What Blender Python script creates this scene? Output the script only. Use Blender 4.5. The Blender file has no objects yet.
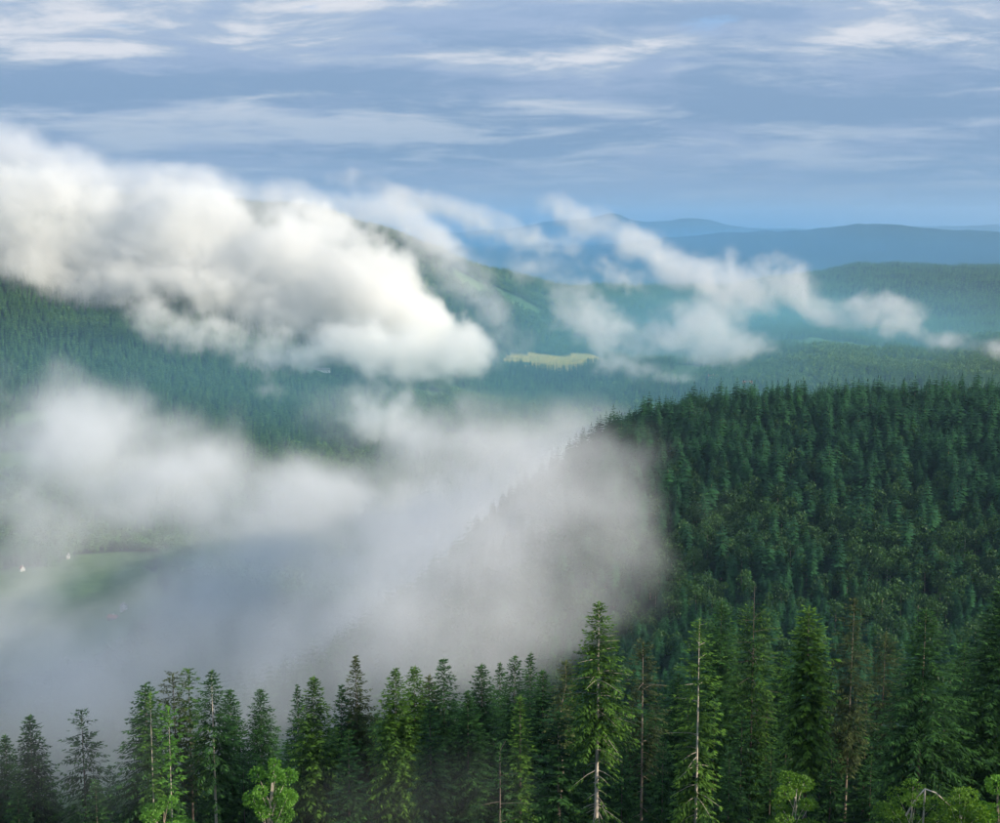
import bpy, math, random
import numpy as np
from mathutils import Vector, noise as mnoise

R = math.radians
rng = np.random.default_rng(7)
random.seed(7)
sc = bpy.context.scene
COL = sc.collection

# ------------------------------------------------------------------ camera, sky, sun, exposure
EYE = 640.0                       # height of the viewpoint above the valley datum
PITCH = R(7.8)
FPX = 1374.0                      # focal length in photo pixels (photo is 1000 x 823)
cam_d = bpy.data.cameras.new("camera")
cam = bpy.data.objects.new("camera", cam_d)
COL.objects.link(cam)
cam.location = (0, 0, EYE)
cam.rotation_euler = (R(90) - PITCH, 0, 0)
cam_d.sensor_width = 36.0
cam_d.lens = 36.0 * FPX / 1000.0
cam_d.clip_start = 0.5
cam_d.clip_end = 90000.0
sc.camera = cam

SUN_EL, SUN_AZ = R(19), R(108)    # azimuth clockwise from the viewing direction (+Y)
sun_d = bpy.data.lights.new("sun", 'SUN')
sun_d.energy = 5.0
sun_d.angle = R(0.5)
sun_d.color = (1.0, 0.885, 0.70)
sun = bpy.data.objects.new("sun", sun_d)
COL.objects.link(sun)
sdir = Vector((math.sin(SUN_AZ) * math.cos(SUN_EL), math.cos(SUN_AZ) * math.cos(SUN_EL), math.sin(SUN_EL)))
sun.rotation_euler = sdir.to_track_quat('Z', 'Y').to_euler()
sun.location = (400, -100, EYE + 400)

sc.view_settings.view_transform = 'Standard'
sc.view_settings.look = 'None'
sc.view_settings.exposure = 0.5
sc.view_settings.gamma = 1.0
sc.view_settings.use_curve_mapping = False

sc.render.engine = 'CYCLES'
cy = sc.cycles
cy.max_bounces = 14
cy.diffuse_bounces = 2
cy.glossy_bounces = 1
cy.transmission_bounces = 2
cy.transparent_max_bounces = 8
cy.volume_bounces = 12
cy.volume_step_rate = 3.0
cy.volume_max_steps = 256
cy.use_denoising = True
cy.use_adaptive_sampling = True
cy.adaptive_threshold = 0.03


class NT:
    """small helper round a node tree"""
    def __init__(self, nt):
        self.nt = nt

    def new(self, t, **kw):
        n = self.nt.nodes.new(t)
        for k, v in kw.items():
            setattr(n, k, v)
        return n

    def link(self, a, b):
        self.nt.links.new(a, b)

    def put(self, sock, v):
        if hasattr(v, 'is_output'):
            self.link(v, sock)
        else:
            sock.default_value = v

    def math(self, op, a, b=None, c=None, clamp=False):
        n = self.new('ShaderNodeMath', operation=op)
        n.use_clamp = clamp
        self.put(n.inputs[0], a)
        if b is not None:
            self.put(n.inputs[1], b)
        if c is not None:
            self.put(n.inputs[2], c)
        return n.outputs[0]

    def vmath(self, op, a, b=None):
        n = self.new('ShaderNodeVectorMath', operation=op)
        self.put(n.inputs[0], a)
        if b is not None:
            self.put(n.inputs[1], b)
        return n.outputs['Value'] if op in ('LENGTH', 'DOT_PRODUCT', 'DISTANCE') else n.outputs[0]

    def noise(self, vec, scale, detail=4, rough=0.55, dist=0.0):
        n = self.new('ShaderNodeTexNoise')
        self.put(n.inputs['Vector'], vec)
        n.inputs['Scale'].default_value = scale
        n.inputs['Detail'].default_value = detail
        n.inputs['Roughness'].default_value = rough
        n.inputs['Distortion'].default_value = dist
        return n.outputs['Fac'] if 'Fac' in n.outputs else n.outputs[0]

    def smooth(self, v, a, b, lo=0.0, hi=1.0):
        n = self.new('ShaderNodeMapRange', interpolation_type='SMOOTHSTEP')
        self.put(n.inputs[0], v)
        n.inputs[1].default_value = a
        n.inputs[2].default_value = b
        n.inputs[3].default_value = lo
        n.inputs[4].default_value = hi
        return n.outputs[0]

    def mix(self, f, a, b, kind='MIX'):
        n = self.new('ShaderNodeMix', data_type='RGBA', blend_type=kind)
        self.put(n.inputs[0], f)
        self.put(n.inputs[6], a)
        self.put(n.inputs[7], b)
        return n.outputs[2]


def c4(r, g, b):
    return (r, g, b, 1.0)


world = bpy.data.worlds.new("World")
sc.world = world
world.use_nodes = True
W = NT(world.node_tree)
world.node_tree.nodes.clear()
sky = W.new('ShaderNodeTexSky', sky_type='NISHITA')
sky.sun_disc = False
sky.sun_elevation = SUN_EL
sky.sun_rotation = SUN_AZ
sky.altitude = 900
sky.air_density = 1.2
sky.dust_density = 1.5
tc = W.new('ShaderNodeTexCoord')
nrm = W.vmath('NORMALIZE', tc.outputs['Generated'])
sep = W.new('ShaderNodeSeparateXYZ')
W.link(nrm, sep.inputs[0])
X_, Y_, Z_ = sep.outputs
zz = W.math('MAXIMUM', Z_, 0.0)
# the clouds lie on a high flat sheet: divide by the elevation so that they foreshorten towards the horizon
den = W.math('ADD', zz, 0.13)
cx_ = W.math('DIVIDE', X_, den)
cy_ = W.math('DIVIDE', Y_, den)
cmb = W.new('ShaderNodeCombineXYZ')
W.link(W.math('MULTIPLY', cx_, 0.75), cmb.inputs[0])
W.link(cy_, cmb.inputs[1])
P0 = cmb.outputs[0]
n_big = W.noise(P0, 1.05, 4, 0.5, 0.5)
n_mid = W.noise(W.vmath('ADD', P0, (7.3, 2.1, 0.0)), 2.3, 6, 0.58, 0.5)
n_fin = W.noise(W.vmath('ADD', P0, (3.1, 9.7, 0.0)), 5.5, 9, 0.66, 0.6)
K = 10.0 * 0.74                   # the colours below are radiances; the strength is 0.1 and the exposure +0.5
horizon_blue = c4(0.185 * K, 0.305 * K, 0.475 * K)
deck_dark = c4(0.205 * K, 0.322 * K, 0.495 * K)
deck_mid = c4(0.305 * K, 0.405 * K, 0.58 * K)
deck_pale = c4(0.46 * K, 0.545 * K, 0.66 * K)
bright = c4(0.80 * K, 0.80 * K, 0.84 * K)
clear = W.mix(0.9, sky.outputs[0], c4(0.30 * K, 0.52 * K, 0.85 * K))
az_ = W.math('DIVIDE', X_, W.math('MAXIMUM', Y_, 0.02))


def patch(az, el, ra, re_):
    """a broad region of the cloud deck, given by its azimuth and elevation (tangents)"""
    q = W.math('ADD', W.math('POWER', W.math('DIVIDE', W.math('SUBTRACT', az_, az), ra), 2.0),
               W.math('POWER', W.math('DIVIDE', W.math('SUBTRACT', Z_, el), re_), 2.0))
    return W.smooth(q, 0.0, 1.0, 1.0, 0.0)


def total(*ps):
    t = ps[0]
    for p in ps[1:]:
        t = W.math('ADD', t, p)
    return t


pale_zone = total(patch(-0.28, 0.135, 0.20, 0.028), patch(0.05, 0.112, 0.16, 0.014), patch(0.17, 0.128, 0.12, 0.014), patch(-0.16, 0.066, 0.22, 0.017),
                  patch(0.30, 0.135, 0.12, 0.02), patch(-0.1, 0.155, 0.3, 0.012))
dark_zone = total(patch(-0.12, 0.095, 0.20, 0.016), patch(0.22, 0.085, 0.16, 0.022), patch(-0.30, 0.09, 0.1, 0.014), patch(0.1, 0.145, 0.1, 0.01))
puff = W.new('ShaderNodeCombineXYZ')
W.link(W.math('MULTIPLY', az_, 7.0), puff.inputs[0])
W.link(W.math('MULTIPLY', Z_, 34.0), puff.inputs[1])
n_puff = W.noise(puff.outputs[0], 1.0, 8, 0.62, 0.8)
shift = W.math('MULTIPLY_ADD', W.math('SUBTRACT', n_puff, 0.5), 0.34, W.math('MULTIPLY', W.math('SUBTRACT', pale_zone, dark_zone), 0.12))
tex = W.math('ADD', W.math('MULTIPLY_ADD', W.math('SUBTRACT', n_fin, 0.5), 0.42, n_mid), shift)
tex2 = W.math('ADD', W.math('MULTIPLY_ADD', W.math('SUBTRACT', n_fin, 0.5), 0.45, n_big), shift)
deck = W.mix(W.smooth(tex2, 0.36, 0.62), deck_dark, deck_mid)
deck = W.mix(W.smooth(Z_, 0.04, 0.34, 0.0, 0.85), deck, c4(0.50 * K, 0.63 * K, 0.88 * K))
deck = W.mix(W.math('MULTIPLY', W.smooth(tex, 0.42, 0.70), 0.85), deck, deck_pale)
high = W.smooth(Z_, 0.06, 0.115)
br = W.math('MULTIPLY', W.smooth(tex, 0.56, 0.76), high)
deck = W.mix(W.math('MULTIPLY', br, 0.8), deck, bright)
gap = W.math('MULTIPLY', W.smooth(W.math('ADD', W.noise(W.vmath('ADD', P0, (1.7, 5.5, 0.0)), 3.0, 5, 0.6, 0.5),
                                         W.math('MULTIPLY', patch(0.165, 0.134, 0.09, 0.010), 0.10)), 0.64, 0.78), high)
deck = W.mix(W.math('MULTIPLY', gap, 0.55), deck, clear)
low = W.smooth(Z_, -0.02, 0.08, 1.0, 0.0)
skyc = W.mix(low, deck, horizon_blue)
bg = W.new('ShaderNodeBackground')
W.link(skyc, bg.inputs['Color'])
bg.inputs['Strength'].default_value = 0.1
wo = W.new('ShaderNodeOutputWorld')
W.link(bg.outputs[0], wo.inputs['Surface'])


# ------------------------------------------------------------------ small helpers
def tag(o, label=None, cat=None, group=None, kind=None):
    if label:
        o['label'] = label
    if cat:
        o['category'] = cat
    if group:
        o['group'] = group
    if kind:
        o['kind'] = kind
    return o


def link(name, data, parent=None):
    o = bpy.data.objects.new(name, data)
    COL.objects.link(o)
    if parent is not None:
        o.parent = parent
    return o


def fast_mesh(name, verts, faces_flat, face_len, mats=(), smooth=False, attrs=None):
    """verts (n,3); faces_flat: loop vertex indices; face_len: loops per face (array)"""
    me = bpy.data.meshes.new(name)
    verts = np.asarray(verts, dtype=np.float32)
    faces_flat = np.asarray(faces_flat, dtype=np.int32)
    face_len = np.asarray(face_len, dtype=np.int32)
    me.vertices.add(len(verts))
    me.vertices.foreach_set('co', verts.ravel())
    me.loops.add(len(faces_flat))
    me.loops.foreach_set('vertex_index', faces_flat)
    me.polygons.add(len(face_len))
    starts = np.concatenate([[0], np.cumsum(face_len)[:-1]]).astype(np.int32)
    me.polygons.foreach_set('loop_start', starts)
    if smooth:
        me.polygons.foreach_set('use_smooth', np.ones(len(face_len), dtype=bool))
    me.update(calc_edges=True)
    for k, (dom, typ, arr) in (attrs or {}).items():
        a = me.attributes.new(k, typ, dom)
        a.data.foreach_set('value' if typ in ('FLOAT', 'INT') else 'vector', np.asarray(arr).ravel())
    for m in mats:
        me.materials.append(m)
    return me


def place(px, py, y):
    """world point that lies y metres ahead on the photo's line of sight (px, py)"""
    cx, cyy = (px - 500.0) / FPX, (411.5 - py) / FPX
    f = math.cos(PITCH) + math.sin(PITCH) * cyy
    u = -math.sin(PITCH) + math.cos(PITCH) * cyy
    t = y / f
    return Vector((cx * t, y, EYE + u * t))


# ------------------------------------------------------------------ terrain
XC = np.array([0, 100, 200, 300, 400, 480, 560, 620, 700, 780, 860, 940, 1000], float)
ROWS = {
    5:    [-5] * 13,
    40:   [-24] * 13,
    100:  [-56] * 13,
    130:  [-70] * 13,
    160:  [-81] * 13,
    200:  [-93] * 13,
    260:  [-112] * 5 + [-112, -110, -108, -107, -107, -107, -107, -107],
    350:  [-165, -165, -165, -163, -160, -155, -150, -146, -144, -143, -143, -143, -143],
    450:  [-235, -235, -232, -228, -220, -210, -195, -188, -184, -182, -181, -181, -181],
    600:  [-320, -315, -310, -300, -285, -268, -240, -226, -219, -216, -215, -215, -214],
    750:  [-375, -370, -355, -330, -298, -268, -244, -238, -226, -222, -221, -220, -218],
    900:  [-420, -412, -385, -350, -300, -258, -226, -208, -204, -199, -198, -197, -195],
    1000: [-440, -430, -400, -362, -305, -255, -217, -194, -186, -181, -179, -178, -176],
    1100: [-455, -442, -412, -378, -320, -262, -214, -183, -168, -163, -161, -159, -156],
    1160: [-463, -450, -418, -388, -335, -278, -225, -184, -164, -158, -155, -152, -149],
    1250: [-472, -455, -420, -410, -380, -340, -285, -215, -182, -173, -169, -165, -160],
    1400: [-485, -468, -412, -435, -450, -430, -390, -300, -250, -240, -232, -225, -220],
    1600: [-505, -488, -425, -455, -475, -470, -460, -420, -380, -370, -360, -350, -350],
    1800: [-520, -508, -460, -480, -500, -510, -510, -500, -480, -470, -465, -460, -460],
    2100: [-535, -530, -515, -520, -535, -545, -550, -555, -560, -560, -560, -560, -560],
    2400: [-545, -542, -540, -545, -550, -560, -570, -575, -580, -580, -580, -580, -580],
    2800: [-505, -505, -510, -520, -530, -540, -550, -560, -570, -570, -565, -560, -560],
    3100: [-420, -425, -435, -455, -475, -495, -515, -530, -535, -530, -525, -520, -520],
    3400: [-330, -340, -355, -380, -415, -450, -478, -480, -470, -470, -470, -470, -470],
    3700: [-225, -240, -262, -290, -360, -440, -450, -440, -415, -425, -430, -430, -430],
    4000: [-110, -130, -150, -190, -280, -425, -430, -415, -400, -410, -415, -415, -415],
    4250: [0, -30, -60, -95, -190, -385, -422, -418, -425, -405, -408, -402, -400],
    4500: [90, 62, 22, 0, -100, -270, -395, -430, -420, -400, -400, -395, -390],
    4700: [130, 98, 62, 56, -40, -165, -330, -390, -395, -395, -395, -398, -390],
    4900: [120, 90, 55, 50, -55, -160, -275, -345, -380, -385, -400, -410, -400],
    5300: [60, 40, 10, 0, -120, -190, -262, -310, -350, -372, -400, -420, -400],
    6000: [-50, -50, -80, -100, -200, -270, -300, -300, -330, -370, -405, -420, -410],
    6600: [-150, -150, -180, -200, -270, -320, -330, -305, -310, -350, -390, -410, -390],
    7400: [-300, -300, -300, -300, -330, -380, -400, -380, -370, -340, -310, -310, -305],
    8000: [-350, -350, -350, -350, -380, -420, -450, -430, -400, -300, -240, -252, -270],
    8300: [-370, -370, -370, -370, -400, -440, -470, -450, -420, -310, -235, -250, -272],
    9500: [-450] * 8 + [-480, -450, -420, -400, -400],
    11500: [-420, -420, -420, -420, -420, -420, -440, -430, -400, -380, -360, -350, -340],
    13500: [-300, -300, -300, -300, -300, -300, -300, -260, -200, -140, -90, -110, -130],
    15000: [-260, -260, -260, -260, -260, -260, -260, -210, -112, -72, -22, -60, -98],
    16500: [-300, -300, -300, -300, -300, -300, -300, -260, -190, -130, -90, -120, -150],
    20000: [-300, -300, -300, -300, -300, -300, -280, -220, -200, -260, -300, -300, -300],
    23000: [-250] * 5 + [-150, -120, -100, -100, -140, -200, -220, -230],
    24500: [-250] * 5 + [-120, -70, -60, -60, -90, -180, -220, -230],
    26500: [-300] * 5 + [-200, -150, -120, -120, -150, -200, -250, -250],
    33000: [-350] * 5 + [-300, -300, -280, -260, -200, -150, -110, -90],
    42000: [-400] * 5 + [-350, -350, -320, -300, -200, -120, -60, -50],
}
DK = np.array(sorted(ROWS), float)
TAB = np.array([ROWS[int(d)] for d in DK], float)

AZ_F = np.arange(-26, 26.01, 0.1)
AZ_C = np.concatenate([np.arange(-180, -60, 8), np.arange(-60, -26, 1.0)])
AZ = np.radians(np.concatenate([AZ_C, AZ_F, -AZ_C[::-1]]))
DD = np.concatenate([np.geomspace(3, 60, 14)[:-1], np.geomspace(60, 600, 60)[:-1],
                     np.geomspace(600, 5600, 210)[:-1], np.geomspace(5600, 42000, 110)])


def fbm2(x, y, scale, octaves=4, seed=0.0):
    out = np.zeros(x.shape)
    xf, yf = x.ravel(), y.ravel()
    o = np.empty(len(xf))
    for i in range(len(xf)):
        o[i] = mnoise.fractal(Vector((xf[i] / scale + seed, yf[i] / scale - seed, seed * 0.37)), 0.9, 2.1, octaves)
    return o.reshape(x.shape)


def col_of(az):
    """column of the photo (in pixels, at the horizon) in which an azimuth is seen"""
    a = np.clip(az, R(-30), R(30))
    return 500 + FPX * np.tan(a)


def build_grid():
    xc = np.clip(col_of(AZ), 0, 1000)
    # smooth interpolation along distance, then across
    ld = np.log(DK)
    rows = np.empty((len(DD), len(XC)))
    for j in range(len(XC)):
        rows[:, j] = np.interp(np.log(DD), ld, TAB[:, j])
    k = np.array([1, 3, 5, 3, 1], float)
    k /= k.sum()
    pad = np.pad(rows, ((2, 2), (0, 0)), mode='edge')
    rows = sum(k[i] * pad[i:i + len(DD)] for i in range(5))
    h = np.empty((len(DD), len(AZ)))
    for i in range(len(DD)):
        h[i] = np.interp(xc, XC, rows[i])
    k2 = np.hanning(15)
    k2 /= k2.sum()
    pad = np.pad(h, ((0, 0), (7, 7)), mode='edge')
    h = np.stack([np.convolve(pad[i], k2, mode='valid') for i in range(len(DD))])
    D, A = np.meshgrid(DD, AZ, indexing='ij')
    gx, gy = D * np.sin(A), D * np.cos(A)
    n1 = fbm2(gx, gy, 420.0, 5, 3.1)
    n2 = fbm2(gx, gy, 2600.0, 4, 8.7)
    amp = np.interp(D, [100, 300, 1000, 1300, 3000, 9000, 40000], [0.3, 2, 6, 9, 26, 32, 30])
    amp2 = np.interp(D, [4000, 9000, 15000, 40000], [0, 30, 26, 40])
    C = 500 + FPX * np.tan(np.clip(A, R(-30), R(30)))
    for bc, bd, bh, wc, wd in ((608, 24500, 190, 24, 1500), (692, 24500, 165, 30, 1500), (560, 24500, 120, 34, 1500), (640, 23500, 90, 40, 1200),
                               (880, 15000, 30, 45, 900), (760, 14500, 18, 30, 700), (985, 9000, 40, 30, 500)):
        h = h + bh * np.exp(-((C - bc) / wc) ** 2 - ((D - bd) / wd) ** 2)
    return D, A, h + amp * n1 + amp2 * n2


GD, GA, GH = build_grid()


def ground(x, y):
    """terrain height (world z) under a point or under arrays of points"""
    x, y = np.asarray(x, float), np.asarray(y, float)
    d = np.clip(np.hypot(x, y), DD[0], DD[-1] * 0.999)
    a = np.arctan2(x, y)
    i = np.clip(np.searchsorted(DD, d) - 1, 0, len(DD) - 2)
    j = np.clip(np.searchsorted(AZ, a) - 1, 0, len(AZ) - 2)
    u = (d - DD[i]) / (DD[i + 1] - DD[i])
    v = (a - AZ[j]) / (AZ[j + 1] - AZ[j])
    h = (GH[i, j] * (1 - u) * (1 - v) + GH[i + 1, j] * u * (1 - v) + GH[i, j + 1] * (1 - u) * v + GH[i + 1, j + 1] * u * v)
    return h + EYE


# meadows and fields, some small meadows added as painted sunlit patches: ellipses in (column, distance), with soft ragged edges: (col, dist, rcol, rdist, kind)
FIELDS = [
    (50, 1880, 110, 380, 1), (20, 2080, 90, 160, 1), (100, 2230, 60, 120, 1), (40, 1640, 60, 70, 1),
    (552, 4110, 52, 150, 2), (590, 4220, 24, 110, 2), (508, 4040, 24, 60, 1),
    (830, 4560, 64, 120, 1), (895, 4620, 40, 60, 1), (688, 3830, 16, 220, 1),
    (312, 3455, 30, 40, 1), (30, 3120, 26, 40, 1), (545, 4900, 30, 40, 1), (470, 4600, 20, 40, 1),
    (430, 3450, 22, 50, 1), (15, 2900, 40, 60, 1), (650, 4400, 26, 70, 1), (930, 4200, 24, 60, 1), (760, 5200, 24, 60, 1),
    (520, 4650, 26, 50, 1), (870, 5600, 30, 80, 1),
]


def field_at(col, d, wob):
    out = np.zeros(np.shape(col), int)
    for fc, fd, rc, rd, k in FIELDS:
        q = ((col - fc) / rc) ** 2 + ((d - fd) / rd) ** 2 + wob * 0.6
        out = np.where(q < 1, k, out)
    return out


def build_terrain():
    n, m = GD.shape
    V = np.stack([GD * np.sin(GA), GD * np.cos(GA), GH + EYE], -1).reshape(-1, 3)
    # leave the seam closed behind the camera
    idx = np.arange(n * m).reshape(n, m)
    a, b, c, d = idx[:-1, :-1], idx[:-1, 1:], idx[1:, 1:], idx[1:, :-1]
    F = np.stack([a, b, c, d], -1).reshape(-1, 4)[:, ::-1]
    # centre cap
    V = np.vstack([V, [[0, 0, GH[0].mean() + EYE]]])
    cap = np.stack([idx[0, :-1], np.full(m - 1, n * m), idx[0, 1:]], -1)[:, ::-1]
    flat = np.concatenate([F.ravel(), cap.ravel()])
    ln = np.concatenate([np.full(len(F), 4), np.full(len(cap), 3)])
    col = 500 + FPX * np.tan(np.clip(GA, R(-30), R(30)))
    wob = np.sin(GD * 0.031) * 0.12 + np.sin(col * 0.21 + GD * 0.01) * 0.12
    f = field_at(col, GD, wob)
    meadow = np.concatenate([(f == 1).ravel(), [0]]).astype(np.float32)
    yellow = np.concatenate([(f == 2).ravel(), [0]]).astype(np.float32)
    me = fast_mesh("ground", V, flat, ln, smooth=True,
                   attrs={'meadow': ('POINT', 'FLOAT', meadow), 'yellow': ('POINT', 'FLOAT', yellow)})
    return me


def mat(name):
    m = bpy.data.materials.new(name)
    m.use_nodes = True
    m.node_tree.nodes.clear()
    return m, NT(m.node_tree)


def attr(T, name, kind='GEOMETRY'):
    n = T.new('ShaderNodeAttribute', attribute_type=kind, attribute_name=name)
    return n


def ground_mat():
    m, T = mat("forest_floor_and_meadows")
    tcn = T.new('ShaderNodeNewGeometry')
    pos = tcn.outputs['Position']
    big = T.noise(pos, 0.004, 6, 0.6)
    fine = T.noise(pos, 0.05, 5, 0.65)
    forest = T.mix(T.smooth(fine, 0.35, 0.7), c4(0.010, 0.026, 0.014), c4(0.022, 0.058, 0.028))
    forest = T.mix(T.smooth(big, 0.4, 0.65), forest, c4(0.018, 0.048, 0.026))
    mead = T.mix(T.smooth(fine, 0.3, 0.7), c4(0.06, 0.135, 0.045), c4(0.11, 0.19, 0.065))
    yel = T.mix(T.smooth(fine, 0.3, 0.7), c4(0.52, 0.39, 0.09), c4(0.36, 0.33, 0.09))
    col = T.mix(attr(T, 'meadow').outputs['Fac'], forest, mead)
    col = T.mix(attr(T, 'yellow').outputs['Fac'], col, yel)
    b = T.new('ShaderNodeBsdfPrincipled')
    T.link(col, b.inputs['Base Color'])
    b.inputs['Roughness'].default_value = 0.95
    b.inputs['Specular IOR Level'].default_value = 0.1
    bump = T.new('ShaderNodeBump')
    bump.inputs['Strength'].default_value = 0.6
    bump.inputs['Distance'].default_value = 6.0
    T.link(fine, bump.inputs['Height'])
    T.link(bump.outputs[0], b.inputs['Normal'])
    o = T.new('ShaderNodeOutputMaterial')
    T.link(b.outputs[0], o.inputs['Surface'])
    return m


tm = build_terrain()
tm.materials.append(ground_mat())
tag(link("ground", tm), "wooded hills and valleys rolling away to the horizon", kind='structure')


# ------------------------------------------------------------------ foliage, bark and far-tree materials
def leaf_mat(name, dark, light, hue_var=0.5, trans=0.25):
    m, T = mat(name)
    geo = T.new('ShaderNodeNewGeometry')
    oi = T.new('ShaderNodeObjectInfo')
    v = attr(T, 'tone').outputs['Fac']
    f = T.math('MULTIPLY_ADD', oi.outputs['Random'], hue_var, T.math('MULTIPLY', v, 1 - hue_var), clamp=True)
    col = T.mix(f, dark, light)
    d = T.new('ShaderNodeBsdfDiffuse')
    T.link(col, d.inputs['Color'])
    t = T.new('ShaderNodeBsdfTranslucent')
    T.link(T.mix(1.0, col, c4(1.0, 1.0, 0.55), 'MULTIPLY'), t.inputs['Color'])
    ms = T.new('ShaderNodeMixShader')
    ms.inputs[0].default_value = trans
    T.link(d.outputs[0], ms.inputs[1])
    T.link(t.outputs[0], ms.inputs[2])
    g = T.new('ShaderNodeBsdfGlossy')
    g.inputs['Roughness'].default_value = 0.55
    g.inputs['Color'].default_value = c4(0.5, 0.55, 0.5)
    m2 = T.new('ShaderNodeMixShader')
    m2.inputs[0].default_value = 0.03
    T.link(ms.outputs[0], m2.inputs[1])
    T.link(g.outputs[0], m2.inputs[2])
    o = T.new('ShaderNodeOutputMaterial')
    T.link(m2.outputs[0], o.inputs['Surface'])
    return m


def bark_mat(name, a, b):
    m, T = mat(name)
    tcn = T.new('ShaderNodeTexCoord')
    mp = T.new('ShaderNodeMapping')
    mp.inputs['Scale'].default_value = (1, 1, 0.25)
    T.link(tcn.outputs['Object'], mp.inputs[0])
    n = T.noise(mp.outputs[0], 3.0, 6, 0.7)
    col = T.mix(T.smooth(n, 0.35, 0.68), a, b)
    p = T.new('ShaderNodeBsdfPrincipled')
    T.link(col, p.inputs['Base Color'])
    p.inputs['Roughness'].default_value = 0.9
    bu = T.new('ShaderNodeBump')
    bu.inputs['Strength'].default_value = 0.5
    bu.inputs['Distance'].default_value = 0.05
    T.link(n, bu.inputs['Height'])
    T.link(bu.outputs[0], p.inputs['Normal'])
    o = T.new('ShaderNodeOutputMaterial')
    T.link(p.outputs[0], o.inputs['Surface'])
    return m


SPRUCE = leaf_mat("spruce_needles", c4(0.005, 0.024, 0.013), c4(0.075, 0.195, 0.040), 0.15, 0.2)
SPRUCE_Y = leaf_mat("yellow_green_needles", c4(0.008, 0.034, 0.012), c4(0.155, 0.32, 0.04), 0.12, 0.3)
SPRUCE_B = leaf_mat("brown_needles", c4(0.014, 0.026, 0.013), c4(0.13, 0.17, 0.055), 0.2, 0.25)
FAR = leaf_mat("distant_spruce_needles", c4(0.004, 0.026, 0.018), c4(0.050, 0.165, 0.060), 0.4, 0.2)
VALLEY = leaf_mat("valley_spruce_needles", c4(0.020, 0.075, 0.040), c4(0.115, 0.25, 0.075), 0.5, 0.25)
BEECH = leaf_mat("beech_leaves", c4(0.008, 0.036, 0.018), c4(0.080, 0.185, 0.050), 0.45, 0.3)
SAPLING = leaf_mat("sapling_leaves", c4(0.05, 0.14, 0.02), c4(0.19, 0.36, 0.045), 0.2, 0.4)
BRIGHT = leaf_mat("fresh_green_leaves", c4(0.045, 0.16, 0.022), c4(0.17, 0.38, 0.05), 0.3, 0.4)
BARK = bark_mat("spruce_bark", c4(0.20, 0.15, 0.11), c4(0.40, 0.33, 0.26))
BARK_PALE = bark_mat("pale_bark", c4(0.42, 0.36, 0.29), c4(0.62, 0.56, 0.48))
BARK_DARK = bark_mat("dark_bark", c4(0.08, 0.06, 0.05), c4(0.20, 0.16, 0.13))


# ------------------------------------------------------------------ tree meshes
class Soup:
    def __init__(self):
        self.v, self.f, self.t = [], [], []

    def kite(self, p, direction, side, length, width, tone, fat=0.45):
        """a spray of needles: four-cornered, pointed at both ends, slightly folded"""
        n = len(self.v)
        d = direction
        s = side * (width * 0.5)
        up = d.cross(side) * (width * 0.18)
        self.v += [p, p + d * (length * fat) + s - up, p + d * length, p + d * (length * fat) - s - up]
        self.f.append((n, n + 1, n + 2, n + 3))
        self.t += [tone] * 4

    def tri(self, a, b, c, tone):
        n = len(self.v)
        self.v += [a, b, c]
        self.f.append((n, n + 1, n + 2))
        self.t += [tone] * 3

    def tube(self, pts, radii, sides=6, tone=0.5):
        n0 = len(self.v)
        for i, (p, r) in enumerate(zip(pts, radii)):
            d = (pts[min(i + 1, len(pts) - 1)] - pts[max(i - 1, 0)]).normalized()
            a = d.orthogonal().normalized() if abs(d.z) < 0.95 else Vector((1, 0, 0))
            a = (a - d * a.dot(d)).normalized()
            b = d.cross(a)
            for k in range(sides):
                th = 2 * math.pi * k / sides
                self.v.append(p + (a * math.cos(th) + b * math.sin(th)) * r)
                self.t.append(tone)
        for i in range(len(pts) - 1):
            for k in range(sides):
                q = n0 + i * sides
                self.f.append((q + k, q + (k + 1) % sides, q + sides + (k + 1) % sides, q + sides + k))
        q = n0 + (len(pts) - 1) * sides
        self.f.append(tuple(q + k for k in range(sides)))

    def mesh(self, name, m, smooth=False):
        V = np.array([tuple(x) for x in self.v], np.float32).reshape(-1, 3)
        flat = np.fromiter((i for f in self.f for i in f), np.int32)
        ln = np.fromiter((len(f) for f in self.f), np.int32)
        return fast_mesh(name, V, flat, ln, [m], smooth, {'tone': ('POINT', 'FLOAT', np.array(self.t, np.float32))})


UP = Vector((0, 0, 1))


def profile_spruce(u, dist_top, rad, k, tp):
    """crown radius (0..1): widens away from the tip, then stays about as wide down to the lowest boughs"""
    return min(1.0, 0.45 + u * 3.5) * min(1.0, (dist_top / (tp * rad)) ** k) * (0.9 + 0.1 * (1 - u)) + 0.03


def profile_cone(u, k=0.8):
    """crown radius (0..1) at height fraction u of the crown (0 bottom, 1 top)"""
    return min(1.0, 0.35 + u * 3.5) * (1 - u) ** k * 1.12 + 0.03


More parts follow.
